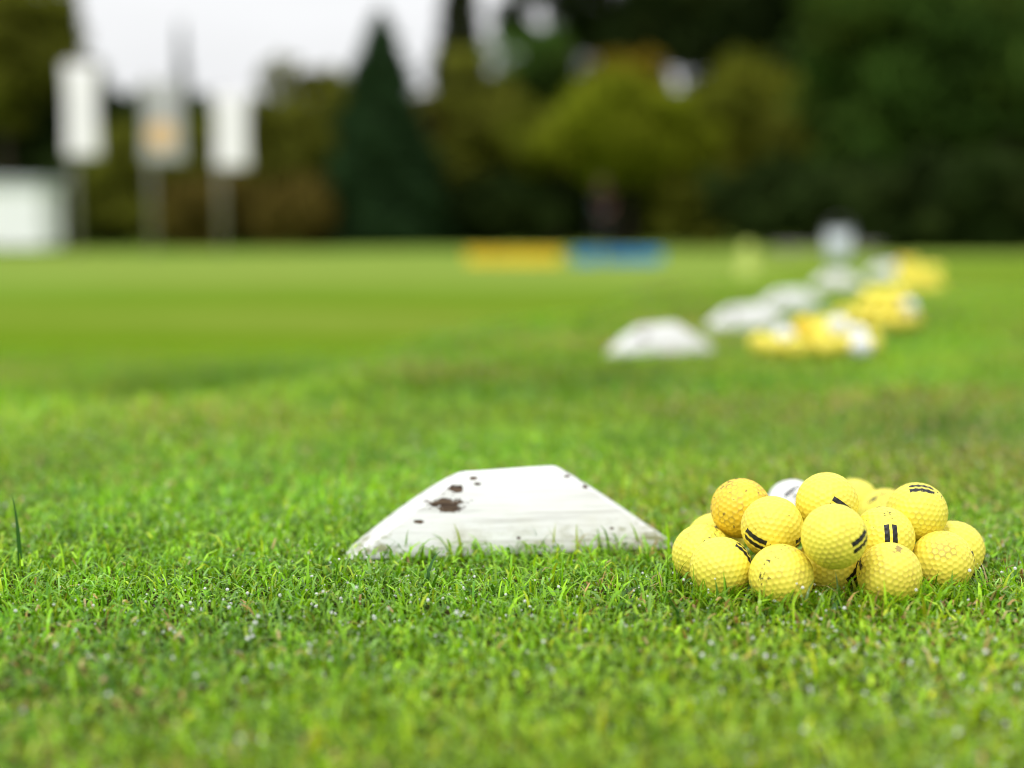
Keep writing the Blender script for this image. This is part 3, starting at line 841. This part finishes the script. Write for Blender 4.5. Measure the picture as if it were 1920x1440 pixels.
def banner(pole_px, x0, x1, top_py, bot_py, d, mat, label, disc=None):
    bx = (pole_px - 960) / FPX * d; z = float(terrain(bx, d))
    e = empty('banner', (bx, d, z)); tag(e, label, 'banner', 'tall banners on posts')
    zt = at(pole_px, top_py, d)[2] - z; zb = at(pole_px, bot_py, d)[2] - z
    X0 = (x0 - pole_px) / FPX * d; X1 = (x1 - pole_px) / FPX * d
    bm = bmesh.new()
    add_tube(bm, [(0, 0.04, -.2), (0, .04, zt + .12)], [.075, .06], 12)
    bm_obj('post', bm, M_post, e, True)
    for zz_ in (zt - .03, zb + .03):
        bm = bmesh.new(); add_tube(bm, [(X0, .0, zz_), (X1, .0, zz_)], [.022, .022], 8)
        bm_obj('crossbar', bm, M_post, e, True)
    nx, nz = 16, 24; bm = bmesh.new(); grid = {}
    for s_ in (0, 1):
        for i in range(nx + 1):
            for j in range(nz + 1):
                u = i / nx; v = j / nz
                yy = -.055 + .03 * math.sin(u * 5 + v * 2) * math.sin(math.pi * v) - .012 * s_
                inset = .03 * math.sin(math.pi * v) * (1 - 2 * u)
                grid[s_, i, j] = bm.verts.new((X0 + (X1 - X0) * u + inset, yy, zb + (zt - zb) * v))
    for i in range(nx):
        for j in range(nz):
            for s_ in (0, 1): bm.faces.new([grid[s_, i, j], grid[s_, i + 1, j], grid[s_, i + 1, j + 1], grid[s_, i, j + 1]])
    rim = [(i, 0) for i in range(nx)] + [(nx, j) for j in range(nz)] + [(i, nz) for i in range(nx, 0, -1)] + [(0, j) for j in range(nz, 0, -1)]
    for a, b in zip(rim, rim[1:] + rim[:1]): bm.faces.new([grid[0, a[0], a[1]], grid[0, b[0], b[1]], grid[1, b[0], b[1]], grid[1, a[0], a[1]]])
    bm_obj('cloth', bm, mat, e, True)
    if disc:
        cx, cy, rp = disc; X = (cx - pole_px) / FPX * d; Z = at(cx, cy, d)[2] - z; rr = rp / FPX * d
        bm = bmesh.new()
        bmesh.ops.create_cone(bm, cap_ends=True, segments=32, radius1=rr, radius2=rr, depth=.02, matrix=Matrix.Translation((X, -.105, Z)) @ Matrix.Rotation(math.pi / 2, 4, 'X'))
        tag(bm_obj('printed_disc', bm, M_orange, e), 'orange disc on the lower half of the grey banner')
    return e


banner(145, 134, 198, 126, 294, 36.5, M_cloth, 'tall white banner on a post, leftmost of the three')
banner(289, 277, 354, 156, 303, 36.5, M_greycloth, 'grey banner with an orange disc, between the two white ones', (313, 256, 25))
banner(418, 409, 473, 180, 314, 36.0, M_cloth, 'tall white banner right of the grey one')

# ------------------------------------------------------------------ white cabin at the left edge
M_cab = simple('white_cabin_panel', (.86, .86, .90), .5, .3, .04, 1.5)
M_cabroof = simple('grey_cabin_roof', (.48, .51, .54), .5, .3, .1, 2)
M_skid = simple('dark_skid', (.03, .03, .03), .8, .2)
d = 48; cx = (-9 - 960) / FPX * d; wid = (80 + 98) / FPX * d; cz = float(terrain(cx, d)); hh = at(20, 350, d)[2] - cz
e = empty('site_cabin', (cx, d, cz)); tag(e, 'low white cabin with a grey roof edge at the left end of the grass', 'cabin')
bm = bmesh.new(); add_box(bm, (0, 1.2, hh / 2 + .06), (wid, 2.4, hh - .12), 0, .03)
for k in range(9): add_box(bm, (-wid / 2 + wid * (k + .5) / 9, -.012, hh / 2 + .06), (.06, .03, hh - .3), 0)
bm_obj('wall', bm, M_cab, e)
bm = bmesh.new()
v = [(-wid / 2 - .12, -.15, hh), (wid / 2 + .16, -.15, hh), (wid / 2 + .16, 2.55, hh), (-wid / 2 - .12, 2.55, hh), (-wid / 2 - .12, -.15, hh + .30), (wid / 2 + .16, -.15, hh + .22), (wid / 2 + .16, 2.55, hh + .30), (-wid / 2 - .12, 2.55, hh + .38)]
vv = [bm.verts.new(q) for q in v]
for f_ in ((0, 1, 5, 4), (1, 2, 6, 5), (2, 3, 7, 6), (3, 0, 4, 7), (4, 5, 6, 7), (3, 2, 1, 0)): bm.faces.new([vv[i] for i in f_])
bm_obj('roof', bm, M_cabroof, e)
for yy in (.4, 2.0):
    bm = bmesh.new(); add_box(bm, (0, yy, -.02), (wid * .96, .15, .16)); bm_obj('skid', bm, M_skid, e)
for sx in (-1, 1):
    bm = bmesh.new(); add_box(bm, (sx * (wid / 2 - .02), -.02, hh / 2 + .06), (.10, .06, hh - .13)); bm_obj('corner_trim', bm, M_cab, e)

# ------------------------------------------------------------------ low yellow and blue crates across the practice ground
M_yp = simple('yellow_plastic', (.88, .61, .02), .4, .5, .08, 4)
M_bp = simple('blue_plastic', (.012, .25, .62), .4, .5, .1, 4)


def crate(x0, x1, top_py, bot_py, d, mat, label, group=None):
    xc = ((x0 + x1) / 2 - 960) / FPX * d; wd = (x1 - x0) / FPX * d; z = float(terrain(xc, d)); hh = max(.08, at(960, top_py, d)[2] - z); dp = .34
    e = empty('plastic_crate', (xc, d, z)); tag(e, label, 'crate', group)
    bm = bmesh.new(); th = .02
    add_box(bm, (0, 0, .02), (wd, dp, .03))
    for sy in (-1, 1): add_box(bm, (0, sy * (dp / 2 - th / 2), hh / 2 + .018), (wd, th, hh - .04), 0, .004)
    for sx in (-1, 1): add_box(bm, (sx * (wd / 2 - th / 2), 0, hh / 2 + .018), (th, dp - 2 * th - .002, hh - .04), 0, .004)
    bm_obj('box', bm, mat, e)
    bm = bmesh.new()
    for sy in (-1, 1): add_box(bm, (0, sy * (dp / 2), hh), (wd + .04, .045, .035), 0, .008)
    for sx in (-1, 1): add_box(bm, (sx * (wd / 2), 0, hh), (.04, dp - .05, .035), 0, .008)
    bm_obj('rim', bm, mat, e)
    k = max(2, int(wd / .16))
    for i in range(k):
        bm = bmesh.new(); add_box(bm, (-wd / 2 + wd * (i + .5) / k, -dp / 2 - .006, hh / 2), (.018, .016, hh - .07)); bm_obj('stiffener', bm, mat, e)
    return e


crate(876, 1050, 472, 492, 21.0, M_yp, 'long low yellow plastic crate lying on the far grass')
crate(1074, 1121, 473, 492, 21.3, M_bp, 'small blue plastic crate directly beside the yellow one', 'blue crates on the far grass')
crate(1130, 1238, 473, 492, 21.3, M_bp, 'wider blue plastic crate right of the small blue one', 'blue crates on the far grass')

# ------------------------------------------------------------------ white bucket, grey plank, pale yellow cone at the far end of the tee line
M_bucket = simple('pale_plastic', (.56, .60, .64), .4, .5, .08, 10)
M_plank = simple('weathered_plank', (.22, .20, .21), .8, .2, .25, 6)
M_cone = simple('pale_yellow_plastic', (.42, .50, .09), .5, .4, .08, 10)
bx, by = 2.24, 9.8; e = empty('ball_bucket', (bx, by, float(terrain(bx, by)))); tag(e, 'pale grey white bucket standing at the end of the marker line', 'bucket')
bm = bmesh.new(); add_tube(bm, [(0, 0, 0), (0, 0, .005), (0, 0, .235), (0, 0, .235), (0, 0, .02)], [.058, .070, .090, .084, .062], 28)
bm_obj('body', bm, M_bucket, e, True)
bm = bmesh.new(); add_tube(bm, [(0, 0, .225), (0, 0, .24)], [.096, .096], 28); bmesh.ops.delete(bm, geom=[f for f in bm.faces if len(f.verts) > 4], context='FACES')
bm_obj('rim', bm, M_bucket, e, True)
bm = bmesh.new(); add_tube(bm, [(.094 * math.cos(a), -.02 * math.sin(a), .225 + .09 * math.sin(a)) for a in np.linspace(0, math.pi, 16)], [.004] * 16, 6)
bm_obj('handle', bm, M_plank, e, True)
d = 17.5; xc = (1545 - 960) / FPX * d; zc = float(terrain(xc, d))
bm = bmesh.new(); L = 200 / FPX * d
add_box(bm, (0, 0, 0), (L, .16, .045), 0, .006)
for sx in (-1, 1): add_box(bm, (sx * L * .36, 0, -.06), (.07, .15, .072), 0, .004)
o = bm_obj('plank', bm, M_plank); o.location = (xc, d, at(1545, 463, d)[2]); o.location.z = max(o.location.z, zc + .1); o.rotation_euler = (0, 0, -.05)
tag(o, 'long thin grey plank on blocks, behind the pale bucket', 'plank')
d = 13.5; xc = (1400 - 960) / FPX * d; zc = float(terrain(xc, d)); hh = max(.12, at(1400, 455, d)[2] - zc)
bm = bmesh.new(); add_tube(bm, [(0, 0, 0), (0, 0, .012), (0, 0, .014), (0, 0, hh * .6), (0, 0, hh)], [.12, .12, .095, .065, .035], 24)
o = bm_obj('marker_cone', bm, M_cone, None, True); o.location = (xc, d, zc)
tag(o, 'small pale yellow green cone on the grass right of the blue crates', 'cone')

# ------------------------------------------------------------------ person addressing a ball, far away under the trees
def skin_body(name, joints, edges, mats, assign, sub=2):
    me = bpy.data.meshes.new(name); me.from_pydata([j[0] for j in joints], edges, [])
    o = bpy.data.objects.new(name, me); COL.objects.link(o)
    md = o.modifiers.new('skin', 'SKIN')
    if not me.skin_vertices: bpy.context.view_layer.objects.active = o
    for k, j in enumerate(joints):
        sv = me.skin_vertices[0].data[k]; sv.radius = (j[1], j[2] if len(j) > 2 else j[1]); sv.use_root = (k == 0)
    s2 = o.modifiers.new('sub', 'SUBSURF'); s2.levels = sub; s2.render_levels = sub
    dg = bpy.context.evaluated_depsgraph_get(); ev = o.evaluated_get(dg)
    m2 = bpy.data.meshes.new_from_object(ev); bpy.data.objects.remove(o)
    m2.name = name
    for m in mats: m2.materials.append(m)
    for p in m2.polygons:
        p.use_smooth = True; p.material_index = assign(p.center)
    return m2


M_skin = simple('skin', (.16, .075, .055), .6, .3, .05)
M_jacket = simple('dark_purple_jacket', (.030, .010, .014), .8, .1, .15)
M_sleeve = simple('dark_teal_sleeve', (.03, .085, .075), .8, .1, .15)
M_trousers = simple('black_trousers', (.010, .010, .012), .85, .1, .15)
M_shoe = simple('dark_shoe', (.02, .018, .016), .6, .3)
M_hair = simple('dark_hair', (.03, .018, .012), .7, .3, .2)
# facing the camera (-Y), knees bent a little, both hands together in front
J = [((0, .04, .95), .15, .12), ((0, .02, 1.12), .15, .11), ((0, -.05, 1.32), .18, .12), ((0, -.10, 1.44), .11, .09), ((0, -.13, 1.52), .056), ((0, -.16, 1.60), .082, .09), ((0, -.16, 1.70), .085, .10), ((0, -.155, 1.775), .05, .06),
     ((-.19, -.08, 1.40), .07), ((-.20, -.22, 1.16), .048), ((-.06, -.36, .95), .036), ((-.015, -.40, .88), .038, .03),
     ((.19, -.08, 1.40), .07), ((.21, -.20, 1.16), .048), ((.09, -.35, .97), .036), ((.02, -.40, .92), .038, .03),
     ((-.12, .04, .86), .11), ((-.19, -.05, .50), .07), ((-.22, .04, .09), .045), ((-.24, -.12, .04), .045, .035),
     ((.12, .04, .86), .11), ((.19, -.05, .50), .07), ((.22, .04, .09), .045), ((.24, -.12, .04), .045, .035)]
E = [(0, 1), (1, 2), (2, 3), (3, 4), (4, 5), (5, 6), (6, 7), (2, 8), (8, 9), (9, 10), (10, 11), (2, 12), (12, 13), (13, 14), (14, 15), (0, 16), (16, 17), (17, 18), (18, 19), (0, 20), (20, 21), (21, 22), (22, 23)]


def assign(c):
    if c.z > 1.50: return 0
    if c.z < .10: return 4
    if c.z < .93 and c.y > -.25: return 3
    if c.y < -.33 and c.z < 1.0: return 0
    if c.y < -.17 and c.z < 1.22 and c.x < -.03: return 2
    if c.y < -.17 and c.z < 1.16 and c.x > .03: return 0
    return 1


d = 38.0; px_ = (1128 - 960) / FPX * d; pz = float(terrain(px_, d))
body = skin_body('person', J, E, [M_skin, M_jacket, M_sleeve, M_trousers, M_shoe], assign)
po = bpy.data.objects.new('person', body); COL.objects.link(po); po.location = (px_, d, pz)
po.scale = (1.05,) * 3
tag(po, 'person in dark clothes bending slightly with hands together, in front of the dark shrubs', 'person')
bm = bmesh.new(); bmesh.ops.create_uvsphere(bm, u_segments=20, v_segments=14, radius=1, matrix=Matrix.Translation((0, -.135, 1.725)) @ Matrix.Diagonal((.092, .105, .088, 1)))
bmesh.ops.delete(bm, geom=[v for v in bm.verts if v.co.z < 1.70 and v.co.y < -.13], context='VERTS')
bm_obj('hair', bm, M_hair, po, True)
bm = bmesh.new()      # face: nose, brow and ears
for sx in (-1, 1):
    be = bmesh.new(); bmesh.ops.create_uvsphere(be, u_segments=8, v_segments=6, radius=1, matrix=Matrix.Translation((sx * .086, -.16, 1.655)) @ Matrix.Diagonal((.012, .022, .035, 1)))
    bm_obj('ear', be, M_skin, po, True)
add_tube(bm, [(0, -.245, 1.68), (0, -.272, 1.64), (0, -.25, 1.63)], [.008, .016, .010], 8)
bm_obj('nose', bm, M_skin, po, True)
for sx in (-1, 1):
    bm = bmesh.new(); bmesh.ops.create_uvsphere(bm, u_segments=8, v_segments=6, radius=.011, matrix=Matrix.Translation((sx * .032, -.245, 1.675))); bm_obj('eye', bm, M_hair, po, True)
bm = bmesh.new(); add_tube(bm, [(-.025, -.247, 1.60), (0, -.252, 1.597), (.025, -.247, 1.60)], [.005, .007, .005], 6)
bm_obj('mouth', bm, simple('lips', (.30, .10, .09), .5), po, True)
e = empty('golf_club', (px_, d - .40, pz)); tag(e, 'golf club held in the hands of the person under the trees', 'golf club')
bm = bmesh.new(); add_tube(bm, [(-.01, .01, .90), (.04, -.35, .05)], [.006, .006], 8); bm_obj('shaft', bm, M_post, e, True)
bm = bmesh.new(); add_tube(bm, [(-.018, .07, 1.04), (-.01, .01, .86)], [.013, .011], 8); bm_obj('grip', bm, M_trousers, e, True)
bm = bmesh.new(); add_box(bm, (.08, -.36, .035), (.10, .03, .05), 0, .01); bm_obj('club_head', bm, M_post, e)
